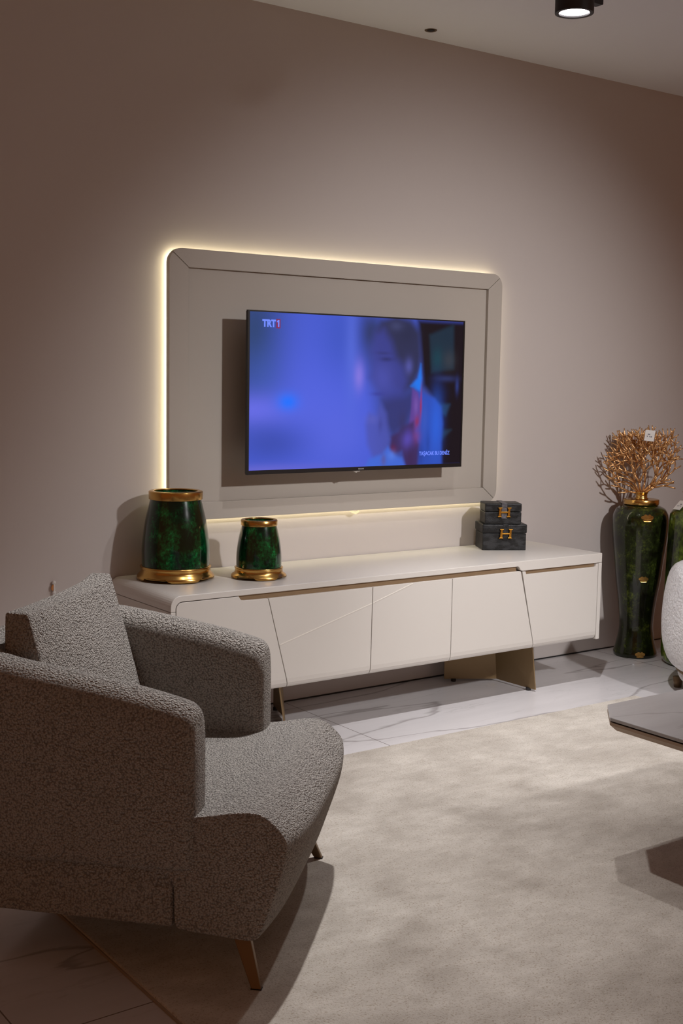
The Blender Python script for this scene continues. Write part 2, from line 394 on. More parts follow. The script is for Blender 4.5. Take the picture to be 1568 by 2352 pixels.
# frame pieces, mitred at the corners; each corner arc is split at its 45 degree point
ca = {'tr': rr_corner(X1-RC, Z1-RC, 0), 'tl': rr_corner(X0+RC, Z1-RC, 90), 'bl': rr_corner(X0+RC, Z0+RC, 180), 'br': rr_corner(X1-RC, Z0+RC, 270)}
YP0, YP1 = -.030, -.056
pieces = {
 'top': ca['tr'][5:]+ca['tl'][:6]+[(IX0, IZ1), (IX1, IZ1)],
 'left': ca['tl'][5:]+ca['bl'][:6]+[(IX0, IZ0), (IX0, IZ1)],
 'bottom': ca['bl'][5:]+ca['br'][:6]+[(IX1, IZ0), (IX0, IZ0)],
 'right': ca['br'][5:]+ca['tr'][:6]+[(IX1, IZ1), (IX1, IZ0)]}
for k, poly in pieces.items():
    cx = sum(p[0] for p in poly)/len(poly); cz = sum(p[1] for p in poly)/len(poly)
    ncx, ncz = PX, PZ
    # pull the mitre ends apart by a hair
    q = []
    for (x, z) in poly:
        e = .0012
        if k in ('top', 'bottom'): x = x + (-e if x > PX else e)
        else: z = z + (-e if z > PZ else e)
        q.append((x, z))
    bevel_mod(link('frame_rail', P_(extrude_y(q, YP0, YP1)), M['panel'], pan), .0015)
link('centre_board', P_(B((IX0+.0005, YP0-.009, IZ0+.003), (IX1-.003, YP0, IZ1-.003))), M['panel'], pan)
link('backing_box', P_(B((X0+.05, YP0, Z0+.05), (X1-.05, -.001, Z1-.05))), M['panel'], pan)
link('backing_sheet', P_(B((X0+.02, YP0-.008, Z0+.02), (X1-.02, YP0+.001, Z1-.02))), M['panel'], pan)
bm = bmesh.new(); i_ = .022; lw = .006
box(bm, (X0+i_, -.020, Z0+i_), (X0+i_+lw, -.008, Z1-i_)); box(bm, (X1-i_-lw, -.020, Z0+i_), (X1-i_, -.008, Z1-i_))
box(bm, (X0+i_, -.020, Z1-i_-lw), (X1-i_, -.008, Z1-i_)); box(bm, (X0+i_, -.020, Z0+i_), (X1-i_, -.008, Z0+i_+lw))
link('led_strip', P_(bm), M['led'], pan)
bm = bmesh.new(); tube(bm, [Vector((3.262, -.035, .853)), Vector((3.275, -.038, .840)), Vector((3.292, -.040, .836)), Vector((3.308, -.038, .842)), Vector((3.312, -.035, .853))], [.004, .005, .006, .005, .004], 8)
M['led_end'] = emis('led_connector_glow', (1.0, .80, .45, 1), 1.1)
link('led_connector', P_(bm), M['led_end'], pan)

# ------------------------------------------------------------------ television
tv = thing('television', 'flat screen television showing a blue tinted film scene, mounted on the beige wall panel', 'television', (3.212, -.05, 1.376))
TX, TY, TZ = 3.212, -.05, 1.376
def T_(bm): bmesh.ops.translate(bm, verts=bm.verts, vec=(-TX, -TY, -TZ)); return bm
tx0, tx1, tz0, tz1 = 2.629, 3.7945, 1.041, 1.7125
yS = -.180
link('wall_mount', T_(B((3.0, -.13, 1.25), (3.4, -.045, 1.5), .003)), M['blackmetal'], tv)
bm = bmesh.new(); box(bm, (tx0+.004, yS+.004, tz0+.004), (tx1-.004, yS+.022, tz1-.004)); box(bm, (tx0+.12, yS+.022, tz0+.03), (tx1-.12, yS+.05, tz0+.42), .01)
link('housing', T_(bm), M['black'], tv)
sx0, sx1, sz0, sz1 = 2.638, 3.7855, 1.058, 1.7065
bm = bmesh.new()
box(bm, (tx0, yS, sz1), (tx1, yS+.012, tz1)); box(bm, (tx0, yS, tz0), (tx1, yS+.012, sz0)); box(bm, (tx0, yS, sz0), (sx0, yS+.012, sz1)); box(bm, (sx1, yS, sz0), (tx1, yS+.012, sz1))
link('bezel', T_(bm), M['black'], tv)
# picture on the screen
def sg(h): return srgb(h)[:3]
def inpoly(px, py, poly):
    c = False; j = len(poly)-1
    for i in range(len(poly)):
        xi, yi = poly[i]; xj, yj = poly[j]
        if (yi > py) != (yj > py) and px < (xj-xi)*(py-yi)/(yj-yi)+xi: c = not c
        j = i
    return c
def segd(px, py, poly):
    best = 9
    n = len(poly)
    for i in range(n):
        x0, y0 = poly[i]; x1, y1 = poly[(i+1) % n]; dx, dy = (x1-x0)*1.77, y1-y0
        t = max(0, min(1, ((px-x0)*1.77*dx+(py-y0)*dy)/(dx*dx+dy*dy+1e-12)))
        best = min(best, math.hypot((px-x0)*1.77-t*dx, py-y0-t*dy))
    return best
layers = []
def blob(cx, cyy, rx, ry, col, a=1.0): layers.append(('g', cx, cyy, rx, ry, sg(col), a))
def poly(pts, col, soft=.02, a=1.0): layers.append(('p', pts, soft, sg(col), a))
blob(.02, .15, .13, .45, '#1d3a5e', .95); blob(.06, .42, .08, .18, '#2b5090', .5)
blob(.03, .62, .16, .10, '#6d70ee', .8); blob(.3, .55, .25, .35, '#5566e4', .6); blob(.38, .8, .15, .2, '#5b68df', .5)
blob(.10, .83, .14, .12, '#3446a4', .7); blob(.05, 1.0, .3, .035, '#6a68cf', .7)
blob(.40, .12, .10, .25, '#3650b8', .6); blob(.45, .2, .03, .35, '#5a70dd', .5)
blob(.165, .565, .042, .052, '#1470ff', .95)
poly([(.50, 0), (1.0, 0), (1.0, 1.0), (.60, 1.0), (.56, .5), (.50, .25)], '#33407f', .10, .75)
blob(.54, .10, .05, .12, '#2a3562', .9)
blob(.485, .39, .022, .09, '#8a7ae0', .75)
# right background: dark room
poly([(.765, 0), (1.02, 0), (1.02, 1.02), (.88, 1.02), (.86, .55), (.80, .45), (.79, .3)], '#130c16', .03, 1)
poly([(.825, .10), (.95, .02), (.955, .33), (.84, .36)], '#1a3144', .02, .8); blob(.87, .26, .025, .07, '#0e4450', .6)
blob(.93, .27, .03, .06, '#3c4048', .6); blob(.92, .40, .05, .02, '#2a3466', .8); blob(.975, .45, .008, .05, '#2c3c80', .8)
poly([(.865, .57), (.94, .58), (.92, .66), (.88, .64)], '#21456a', .02, .7); poly([(.88, .76), (.95, .76), (.90, .83)], '#22405a', .02, .6)
blob(.90, .5, .03, .05, '#101430', .8)
# hair and face of the seated person
poly([(.56, .10), (.585, .02), (.66, -.02), (.73, .01), (.775, .09), (.785, .25), (.775, .36), (.74, .46), (.70, .50), (.62, .42), (.57, .25)], '#2b2d4c', .035, .95)
poly([(.555, .10), (.60, .07), (.64, .16), (.66, .26), (.70, .32), (.72, .42), (.70, .55), (.655, .60), (.60, .55), (.56, .45), (.535, .40), (.545, .34), (.535, .22)], '#3a4090', .05, .85)
blob(.60, .40, .05, .10, '#4c52b0', .6); blob(.615, .275, .03, .014, '#26285a', .7); blob(.60, .235, .035, .010, '#2a2c60', .5); blob(.575, .51, .03, .012, '#343690', .6)
blob(.725, .32, .018, .05, '#5458a8', .8); blob(.71, .10, .05, .08, '#262a48', .7); blob(.66, .05, .03, .03, '#464c78', .5)
poly([(.735, .455), (.77, .40), (.785, .30), (.792, .40), (.785, .50)], '#1a78f0', .015, .9)
poly([(.60, .55), (.70, .52), (.75, .47), (.76, .60), (.72, .72), (.66, .80), (.60, .72)], '#30346e', .05, .9)
# blouse
poly([(.765, .48), (.80, .50), (.86, .54), (.895, .60), (.905, .72), (.90, .85), (.905, 1.02), (.775, 1.02), (.77, .80), (.74, .72), (.76, .62)], '#2a4cb4', .02, 1)
blob(.87, .72, .03, .2, '#2a62dc', .7); blob(.81, .68, .015, .12, '#3c5cc0', .5); blob(.83, .86, .01, .08, '#22409a', .6); blob(.795, .93, .015, .08, '#22388c', .6)
# scarf
poly([(.745, .47), (.775, .50), (.793, .60), (.785, .68), (.765, .76), (.73, .76), (.74, .62)], '#5c3f92', .012, .95)
blob(.790, .58, .004, .09, '#a8283c', .8); blob(.772, .70, .012, .04, '#8e2a4c', .75); blob(.765, .59, .010, .06, '#7c5ab0', .6)
poly([(.70, .73), (.755, .70), (.765, .80), (.785, .86), (.78, 1.02), (.72, 1.02), (.70, .90), (.665, .92), (.64, .90), (.64, .80), (.68, .77)], '#3a2858', .02, .95)
blob(.655, .89, .016, .03, '#641c44', .7); blob(.77, .80, .02, .05, '#7a3c7c', .7); blob(.725, .82, .028, .06, '#5a4cb8', .8); blob(.745, .96, .02, .08, '#3a2450', .7); blob(.70, .72, .02, .09, '#33305e', .6)
# raised hand and sleeve
poly([(.535, .64), (.57, .66), (.59, .58), (.62, .64), (.63, .74), (.64, .82), (.62, .92), (.56, .95), (.53, .85), (.52, .72)], '#4a52ac', .03, .8)
blob(.55, .68, .03, .03, '#5a60bc', .5); blob(.59, .72, .01, .05, '#383c88', .5)
poly([(.515, 1.02), (.54, .95), (.60, .92), (.63, .87), (.66, .93), (.70, .95), (.72, 1.02)], '#3f68d4', .02, .9)
blob(.61, .96, .012, .04, '#585090', .7); blob(.65, .93, .02, .03, '#5a80e4', .6)
def smooth(e0, e1, x):
    t = max(0, min(1, (x-e0)/(e1-e0))); return t*t*(3-2*t)
def screen_col(u, vv):
    c = list(sg('#4459cf'))
    for L in layers:
        if L[0] == 'g':
            _, cx, cyy, rx, ry, col, a = L
            k = a*math.exp(-(((u-cx)/rx)**2+((vv-cyy)/ry)**2)*.9)
        else:
            _, pts, soft, col, a = L
            d = segd(u, vv, pts); ins = inpoly(u, vv, pts)
            if not ins and d > soft: continue
            k = a*smooth(-soft, soft, d if ins else -d)
        c = [x*(1-k)+y*k for x, y in zip(c, col)]
    return c
nu, nv = 200, 114
bm = bmesh.new(); cl = bm.verts.layers.float_color.new('picture'); vs = [[bm.verts.new((sx0+(sx1-sx0)*i/nu, yS+.0015, sz1-(sz1-sz0)*j/nv)) for i in range(nu+1)] for j in range(nv+1)]
for j in range(nv):
    for i in range(nu): bm.faces.new((vs[j][i], vs[j+1][i], vs[j+1][i+1], vs[j][i+1]))
for j in range(nv+1):
    for i in range(nu+1): vs[j][i][cl] = (*screen_col(i/nu, j/nv), 1)
ms = mat('screen_picture', (.004, .004, .004, 1), .35, spec=.3)
a = N(ms, 'ShaderNodeAttribute', attribute_name='picture'); Lk(ms, a.outputs['Color'], BS(ms).inputs['Emission Color']); BS(ms).inputs['Emission Strength'].default_value = 1.0
scr = link('screen', T_(bm), ms, tv, recalc=False)
mtxt = emis('screen_caption_white', srgb('#6c88ff'), 1.0); mred = emis('channel_logo_red', srgb('#7a1850'), 1.0)
def tvm(x, z, y=yS+.0003): return Matrix.Translation((-TX, -TY, -TZ)) @ wall_mtx(x, y, z)
text_obj('channel_logo', 'TRT', .040, mtxt, scr, tvm(2.6985, 1.648) @ Matrix.Scale(.88, 4, (1, 0, 0)), .0004, .0019)
link('logo_square', T_(B((2.7650, yS+.0004, 1.6425), (2.7855, yS+.0012, 1.6805))), mred, scr)
link('channel_number', T_(extrude_y([(2.7735, 1.6475), (2.7795, 1.6475), (2.7795, 1.6765), (2.7750, 1.6765), (2.7685, 1.6720), (2.7685, 1.6665), (2.7735, 1.6695)], yS-.0004, yS+.0004)), mtxt, scr)
text_obj('caption', 'TAŞACAK BU DENİZ', .0235, mtxt, scr, tvm(3.540, 1.100) @ Matrix.Scale(.80, 4, (1, 0, 0)), .0004, .0006)
bm = bmesh.new()
for k, (a_, b_) in enumerate(((0, .005), (.0065, .011), (.0125, .0165), (.018, .0215), (.023, .029))):
    box(bm, (3.198+a_, yS-.0006, 1.0465), (3.198+b_, yS+.0002, 1.0515 if k != 3 else 1.0500))
link('maker_mark', T_(bm), M['ir'], tv)
bm = extrude_y([(3.175, 1.041), (3.212, 1.041), (3.205, 1.036), (3.197, 1.037), (3.190, 1.032), (3.183, 1.036)], yS+.002, yS+.012)
M['clear'] = mat('ir_window', (.45, .42, .38), .2)
link('sensor_window', T_(bm), M['clear'], tv)

# ------------------------------------------------------------------ green and brass vases on the cabinet
def smooth_prof(pts, n=6):
    out = []
    for i in range(len(pts)-1):
        p0 = pts[max(i-1, 0)]; p1 = pts[i]; p2 = pts[i+1]; p3 = pts[min(i+2, len(pts)-1)]
        for k in range(n):
            t = k/n
            out.append(tuple(.5*((2*p1[q])+(-p0[q]+p2[q])*t+(2*p0[q]-5*p1[q]+4*p2[q]-p3[q])*t*t+(-p0[q]+3*p1[q]-3*p2[q]+p3[q])*t**3) for q in (0, 1)))
    out.append(pts[-1]); return out
def footed_base(pr, notch_w, notch_h, a0s, seg=96):
    bm = lathe(pr, seg)
    for v in bm.verts:
        r = math.hypot(v.co.x, v.co.y)
        if r > 1e-4 and v.co.z < notch_h*.5:
            a = math.degrees(math.atan2(v.co.y, v.co.x)) % 360
            for a0 in a0s:
                d = abs((a-a0+180) % 360-180)
                if d < notch_w: v.co.z += notch_h*(1 if d < notch_w-5 else (notch_w-d)/5)
    return bm
def green_vase(name, label, loc, body, rim, base, nh):
    t = thing(name, label, 'vase', loc, 0, None)
    link('vase_body', lathe(body, 96), M['emerald'], t, True)
    bevel_mod(link('rim', lathe(rim, 96), M['brass'], t, True), .001, 2, 50)
    link('base', footed_base(base, 24, nh, (30, 120, 210, 300)), M['brass'], t, True)
    return t
Zc = .636
bod = smooth_prof([(.1335, .040), (.1345, .09), (.1335, .14), (.1225, .225), (.109, .285), (.100, .322)])
big = green_vase('green_vase', 'larger emerald green vase with brass rim and base, at the left cabinet end', (2.309, -.166, Zc),
    bod+[(.0995, .346), (.0875, .3465), (.0875, .30), (.115, .15), (.118, .06), (0, .055)],
    [(.0998, .318), (.1065, .320), (.1072, .350), (.103, .353), (.0875, .353), (.0868, .351), (.0868, .3468), (.0998, .3468), (.0998, .318)],
    [(.100, .006), (.154, .004), (.154, .012), (.150, .020), (.1415, .028), (.1385, .036), (.139, .046), (.142, .052), (.1385, .055), (.1335, .055), (.10, .045), (.10, .006)], .011)
bod = smooth_prof([(.0905, .034), (.0915, .06), (.0905, .10), (.084, .152), (.0755, .192), (.070, .214)])
sml = green_vase('green_vase', 'smaller emerald green vase with brass rim, standing right of the larger green vase', (2.613, -.305, Zc),
    bod+[(.0695, .2285), (.0585, .229), (.0585, .20), (.078, .10), (.08, .05), (0, .045)],
    [(.0700, .211), (.0735, .213), (.074, .233), (.071, .236), (.0585, .236), (.0578, .234), (.0578, .2293), (.0700, .2293), (.0700, .211)],
    [(.075, .005), (.1125, .003), (.1125, .010), (.109, .015), (.100, .020), (.0965, .028), (.0965, .038), (.0985, .042), (.0955, .045), (.0905, .045), (.075, .035), (.075, .005)], .008)

# ------------------------------------------------------------------ croc boxes with H clasps
def h_clasp(wd, ht, th):
    bm = bmesh.new(); s = wd/2
    for sg_ in (-1, 1):
        xb, xt = sg_*s*.80-.0015, sg_*s*.80+.0015
        tw = wd*.11
        extrude_y([(xb-tw, 0), (xb+tw, 0), (xt+tw*.75, ht), (xt-tw*.75, ht)], -th, 0, bm)
        extrude_y([(xb-wd*.2, -.001), (xb+wd*.2, -.001), (xb+wd*.13, .0045), (xb-wd*.13, .0045)], -th-.0006, 0, bm)
        extrude_y([(xt-wd*.13, ht-.0045), (xt+wd*.13, ht-.0045), (xt+wd*.2, ht+.001), (xt-wd*.2, ht+.001)], -th-.0006, 0, bm)
    extrude_y([(-s*.8, ht*.42), (s*.8, ht*.42), (s*.8, ht*.58), (-s*.8, ht*.58)], -th*.9, 0, bm)
    return bm
def trinket_box(label, loc, rz, wdt, dep, h, lidh, over, strapm):
    t = thing('trinket_box', label, 'box', loc, rz, None)
    bevel_mod(link('box_body', B((-wdt/2, -dep/2, 0), (wdt/2, dep/2, h-lidh-.0015)), M['croc'], t), .003, 3)
    ld = bevel_mod(link('lid', B((-wdt/2-over, -dep/2-over, h-lidh), (wdt/2+over, dep/2+over, h)), M['croc'], t), .005, 3)
    bm = bmesh.new(); sw = .0135; cxs = .004
    box(bm, (cxs-sw, -dep/2-over-.0025, h-lidh-.032), (cxs+sw, -dep/2-over-.0003, h+.0012), .001)
    box(bm, (cxs-sw, -dep/2-over-.0025, h+.0003), (cxs+sw, dep/2+over, h+.0022), .001)
    link('strap', bm, strapm, ld)
    bm = h_clasp(.054, .044, .006); bmesh.ops.translate(bm, verts=bm.verts, vec=(cxs, -dep/2-over-.0028, h-lidh-.024))
    bevel_mod(link('clasp', bm, M['gold'], t), .0012, 2)
    return t
rz = math.radians(-29.2)
ex = Vector((math.cos(rz), math.sin(rz), 0)); ey = Vector((-math.sin(rz), math.cos(rz), 0))
fl = Vector((3.949, -.172, 0)); W1, D1 = .212, .155
p = fl+ex*W1/2+ey*D1/2
trinket_box('larger black leather box with gold H clasp, on the cabinet under a smaller box', (p.x, p.y, Zc), rz, W1, D1, .125, .042, .003, M['croc'])
fl = Vector((3.950, -.181, 0)); W2, D2 = .176, .125
p2 = fl+ex*W2/2+ey*D2/2
trinket_box('small black leather box with gold H clasp and grey strap, topmost of the two boxes', (p2.x+.005, p2.y, Zc+.1275), rz-.03, W2, D2, .098, .040, .0008, M['croc_grey'])

# ------------------------------------------------------------------ tall moss green amphora
am = thing('floor_vase', 'tall moss green waisted floor vase with gold collar, right of the cabinet, holding gold coral', 'vase', (5.052, -.186, 0))
bod = smooth_prof([(.112, .0), (.114, .02), (.1045, .055), (.0915, .12), (.0885, .18), (.0985, .29), (.1160, .406), (.1292, .523), (.1405, .616), (.1462, .70), (.1425, .750), (.126, .783), (.098, .800), (.083, .806), (.082, .815)])
link('vase_body', lathe([(0, 0)]+bod+[(.070, .815), (.070, .78), (0, .77)], 80), M['moss'], am, True)
bevel_mod(link('collar', lathe([(.070, .807), (.0905, .807), (.092, .810), (.092, .832), (.0905, .834), (.0, .834), (0, .812)], 64), M['brass'], am, True), .001, 2, 50)
vd = (Vector((5.052, -.186, 0))-Vector((CAM.x, CAM.y, 0))).normalized()
def leaf_mark(z, rr, s):
    """little gold lotus sitting on the glaze, turned a bit to the right of the viewer"""
    a0 = math.atan2(-vd.y, -vd.x)+.24; bm = bmesh.new()
    for k, (dx, dz, rx, rzz) in enumerate([(0, 0, .012, .009), (-.011, .002, .008, .006), (.011, .002, .008, .006), (0, -.007, .014, .004), (-.006, .007, .005, .005), (.006, .007, .005, .005)]):
        vsx = []
        for q in range(12):
            t = 2*PI*q/12; xx = (dx+rx*math.cos(t))*s; zz = z+(dz+rzz*math.sin(t))*s
            aa = a0+xx/rr; vsx.append((xx, zz, aa))
        f = [bm.verts.new(((rr+.0025+k*.0002)*math.cos(aa), (rr+.0025+k*.0002)*math.sin(aa), zz)) for _, zz, aa in vsx]
        g = [bm.verts.new(((rr-.001)*math.cos(aa), (rr-.001)*math.sin(aa), zz)) for _, zz, aa in vsx]
        bm.faces.new(f)
        for i in range(12): bm.faces.new((f[i], g[i], g[(i+1) % 12], f[(i+1) % 12]))
    return bm
for z, rr, s in ((.748, .1450, 1.7), (.424, .120, 1.35), (.022, .115, 1.4)):
    link('gold_flower', leaf_mark(z, rr, s), M['brass'], am)
# gold coral ornament
co = thing('coral_ornament', 'branching gold coral ornament with white price tag, set in the tall floor vase', 'ornament', (5.052, -.186, .8345))
link('holder', lathe([(0, 0), (.034, 0), (.036, .003), (.030, .008), (.029, .026), (.034, .034), (.034, .038), (.026, .038), (.024, .03), (0, .028)], 40), M['brass'], co, True)
rnd = random.Random(7)
def grow(bm, p, d, ln, rad, lev, plane):
    pts = [p.copy()]; rads = [rad]
    q = p.copy(); dd = d.copy(); steps = 3
    for s in range(steps):
        side = plane.cross(dd)
        dd = (dd+side*rnd.uniform(-.22, .22)+plane*rnd.uniform(-.10, .10)+Vector((0, 0, .05))).normalized()
        q = q+dd*ln/steps; pts.append(q.copy()); rads.append(rad*(1-.08*(s+1)))
    tube(bm, pts, rads, 6)
    c = Vector((.0, 0, .225)); e = Vector(((q.x-c.x)/.225, (q.y-c.y)/.145, (q.z-c.z)/.232))
    if lev <= 0 or e.length > 1.0:
        return
    side = plane.cross(dd).normalized()
    k = 1 if rnd.random() < .22 else 2
    for i in range(k):
        ang = ((-1, 1, 0)[i])*rnd.uniform(.30, .55)+rnd.uniform(-.06, .06)
        nd = (dd*math.cos(ang)+side*math.sin(ang)).normalized()
        grow(bm, q, nd, ln*rnd.uniform(.84, 1.0), rad*.93, lev-1, (plane+Vector((rnd.uniform(-.2, .2), rnd.uniform(-.2, .2), 0))).normalized())
bm = bmesh.new()
view = Vector((vd.x, vd.y, 0)); right = Vector((vd.y, -vd.x, 0))
for i in range(14):
    a = math.radians(-72+144*i/13)+rnd.uniform(-.07, .07)
    depth = (-.55, .1, .5)[i % 3]+rnd.uniform(-.1, .1)
    d = (right*math.sin(a)+Vector((0, 0, 1))*math.cos(a)+view*depth*.55).normalized()
    pl = (view+right*rnd.uniform(-.4, .4)).normalized(); pl = (pl-d*pl.dot(d)).normalized()
    st = Vector((0, 0, .030))+right*math.sin(a)*.012
    grow(bm, st, d, .062, .0058, 6, pl)
for v in bm.verts:
    if v.co.y > .165: v.co.y = .165+(v.co.y-.165)*.1
link('branches', bm, M['coral'], co, True)
def price_tag(parent, c, nx, ux, s=.016):
    bm = bmesh.new(); n_ = nx.cross(ux)
    q = [c+nx*a*s+ux*b*s*1.15 for a, b in ((-1, -1), (1, -1), (1, 1), (-1, 1))]
    f = [bm.verts.new(p+n_*.0006) for p in q]; g = [bm.verts.new(p-n_*.0006) for p in q]
    bm.faces.new(f); bm.faces.new(g[::-1])
    for i in range(4): bm.faces.new((f[i], g[i], g[(i+1) % 4], f[(i+1) % 4]))
    o = link('price_tag', bm, M['paper'], parent)
    sgn = 1 if n_.dot(Vector((CAM.x, CAM.y, 1.45))-Vector((5, -.2, 1))) > 0 else -1
    bm = bmesh.new()
    for (a, b, w_) in ((-.2, .25, .5), (-.45, -.2, .22), (.0, -.2, .16), (.35, -.22, .3)):
        q = [c+n_*.0010*sgn+nx*(a+dx*w_*.5)*s+ux*(b+dy)*s for dx, dy in ((-1, -.12), (1, -.12), (1, .12), (-1, .12))]
        bm.faces.new([bm.verts.new(p) for p in q])
    link('tag_print', bm, M['ink'], o)
price_tag(co, right*.028-view*.10+Vector((0, 0, .338)), (right*.99-Vector((0, 0, .10))).normalized(), (Vector((0, 0, .99))+right*.12).normalized(), .0245)

# ------------------------------------------------------------------ second green vase at the frame edge
c2 = Vector((5.16, -.50, 0))
v2o = thing('floor_vase', 'tall straight green mottled floor vase with flared gold neck, at the right frame edge', 'vase', c2)
bod = smooth_prof([(.145, 0), (.165, .012), (.178, .045), (.180, .12), (.176, .35), (.170, .60), (.166, .74), (.158, .785), (.125, .815), (.085, .826)])
link('vase_body', lathe([(0, 0)]+bod, 80), M['moss2'], v2o, True)
link('neck', lathe([(.088, .824), (.084, .840), (.090, .865), (.104, .885), (.106, .892), (.099, .892), (.085, .87), (.078, .84), (.078, .826)], 64), M['brass'], v2o, True)
vd2 = (c2-Vector((CAM.x, CAM.y, 0))).normalized(); r2_ = Vector((vd2.y, -vd2.x, 0))
tc = -r2_*.115-vd2*.062+Vector((0, 0, .826)); nrm_ = (-r2_*.55-vd2*.45+Vector((0, 0, .7))).normalized()
ax = nrm_.cross(Vector((0, 0, 1))).normalized(); uu = ax.cross(nrm_).normalized()
price_tag(v2o, tc, ax, uu, .026)

# ------------------------------------------------------------------ white boucle tub chair at the frame edge
tc_ = Vector((4.858, -1.068, 0))
tub = thing('tub_chair', 'white textured rounded tub chair on a low base, cut off by the right frame edge', 'chair', tc_, math.radians(-150))
TS = (.43, .41)
def shell_pt(a, k):
    """a angle around, k around the section loop"""
    pass
prof_o = [(.345, .115), (.385, .135), (.415, .19), (.43, .27), (.432, .36), (.425, .46), (.412, .54), (.395, .585), (.37, .605), (.335, .605), (.315, .585), (.305, .52), (.30, .42), (.30, .30), (.30, .15), (.31, .115)]
bm = bmesh.new(); rings = []
na = 44
for i in range(na+1):
    a = math.radians(-215+250*i/na)-PI/2*0
    e = min(i, na-i)/3.0; sh = 1 if e >= 1 else .55+.45*math.sin(e*PI/2)
    ring = []
    rm = .365
    for r, z in prof_o:
        rr = rm+(r-rm)*sh; zz = .36+(z-.36)*(.86+.14*sh)
        ring.append(bm.verts.new((rr*math.cos(a), rr*math.sin(a), zz)))
    rings.append(ring)
n = len(prof_o)
for a, b in zip(rings, rings[1:]):
    for i in range(n): bm.faces.new((a[i], a[(i+1) % n], b[(i+1) % n], b[i]))
bm.faces.new(rings[0]); bm.faces.new(rings[-1][::-1])
subsurf(link('shell', bm, M['white_boucle'], tub, True))
link('seat', lathe(smooth_prof([(0.0, .13), (.27, .13), (.298, .16), (.298, .36), (.28, .40), (.2, .415), (0, .42)], 4), 48), M['white_boucle'], tub, True)
link('trim_band', lathe([(.30, .106), (.352, .106), (.356, .110), (.352, .115), (.30, .115)], 64), M['bronze'], tub, True)
link('base', lathe([(0, .05), (.30, .05), (.335, .065), (.345, .085), (.34, .106), (0, .106)], 64), M['white_boucle'], tub, True)
for k in range(4):
    a = 4.72+k*PI/2
    link('leg', lathe([(0, 0), (.018, 0), (.024, .05), (0, .05)], 20, None, .345*math.cos(a), .345*math.sin(a)), M['darkgold'], tub, True)

# ------------------------------------------------------------------ coffee table
ct = thing('coffee_table', 'grey marble topped coffee table with bronze edge and clipped corners, cut off at the right', 'table', (3.30, -2.42, 0))
QX, QY = 3.30, -2.42
ax0, ax1, ay0, ay1, chf = 2.731, 3.80, -3.0, -1.979, .104
poly8 = [(ax0+chf, ay1), (ax1-chf, ay1), (ax1, ay1-chf), (ax1, ay0+chf), (ax1-chf, ay0), (ax0+chf, ay0), (ax0, ay0+chf), (ax0, ay1-chf)]
def shrink(pl, s):
    cx = (ax0+ax1)/2; cyy = (ay0+ay1)/2
    return [(cx+(x-cx)*(1-s/abs((ax1-ax0)/2)), cyy+(y-cyy)*(1-s/abs((ay1-ay0)/2))) for x, y in pl]
def Q_(bm): bmesh.ops.translate(bm, verts=bm.verts, vec=(-QX, -QY, 0)); return bm
bevel_mod(link('tabletop', Q_(extrude_z(poly8, .449, .460)), M['tabletop'], ct), .002)
link('shadow_gap', Q_(extrude_z(shrink(poly8, .006), .445, .4492)), M['blackmetal'], ct)
M['bronzewood'] = mat('bronze_lacquer_edge', (.40, .29, .20), .4, .1)
bm = bmesh.new(); pa = poly8; pb = shrink(poly8, .016)
la = [bm.verts.new((x, y, .445)) for x, y in pa]; lm = [bm.verts.new((x, y, .437)) for x, y in pa]; lb = [bm.verts.new((x, y, .420)) for x, y in pb]
bm.faces.new(la); bm.faces.new(lb[::-1])
for i in range(8):
    j = (i+1) % 8; bm.faces.new((la[i], lm[i], lm[j], la[j])); bm.faces.new((lm[i], lb[i], lb[j], lm[j]))
link('edge_frame', Q_(bm), M['bronzewood'], ct)
for (lx, ly) in ((3.06, -2.23), (3.60, -2.23), (3.06, -2.78), (3.60, -2.78)):
    bm = bmesh.new(); d = .022; s = .03
    sx_ = 1 if lx > 3.3 else -1; sy_ = 1 if ly > -2.5 else -1
    q0 = [(lx-d, ly-d), (lx+d, ly-d), (lx+d, ly+d), (lx-d, ly+d)]
    a = [bm.verts.new((x, y, .012)) for x, y in q0]; b = [bm.verts.new((x-sx_*s*0, y-sy_*s*0, .420)) for x, y in q0]
    bm.faces.new(a); bm.faces.new(b[::-1])
    for i in range(4): bm.faces.new((a[i], b[i], b[(i+1) % 4], a[(i+1) % 4]))
    bevel_mod(link('leg', Q_(bm), M['blackmetal'], ct), .002)

# ------------------------------------------------------------------ armchair
ach = thing('armchair', 'taupe boucle armchair with thick rounded arms and bronze tapered legs, facing the rug', 'armchair', (1.4637, -1.5769, 0), -PI/4)
# tub: arms and back in one sweep
path = []
AY = .360
for x in [.256, .255, .250, .240, .228, .185, .10, .0, -.10, -.18]: path.append((x, -AY, (1, 0)))
Rb = .17
for k in range(1, 7):
    a = math.radians(k*15); path.append((-.18-Rb*math.sin(a), -AY+Rb-Rb*math.cos(a), (math.cos(a), -math.sin(a))))
for y in (-.10, 0, .10): path.append((-.35, y, (0, -1)))
full = path[:]
for x, y, t in reversed(path[:-3]): full.append((x, -y, (-t[0], t[1])))
def top_z(x):  # arm height falls to the front
    pts = [(-.40, .785), (-.22, .768), (-.10, .750), (.0, .733), (.10, .716), (.17, .700), (.215, .688), (.27, .674)]
    for (x0, z0), (x1, z1) in zip(pts, pts[1:]):
        if x0 <= x <= x1: return z0+(z1-z0)*(x-x0)/(x1-x0)
    return pts[0][1] if x < pts[0][0] else pts[-1][1]
zb = .288
bm = bmesh.new(); rings = []
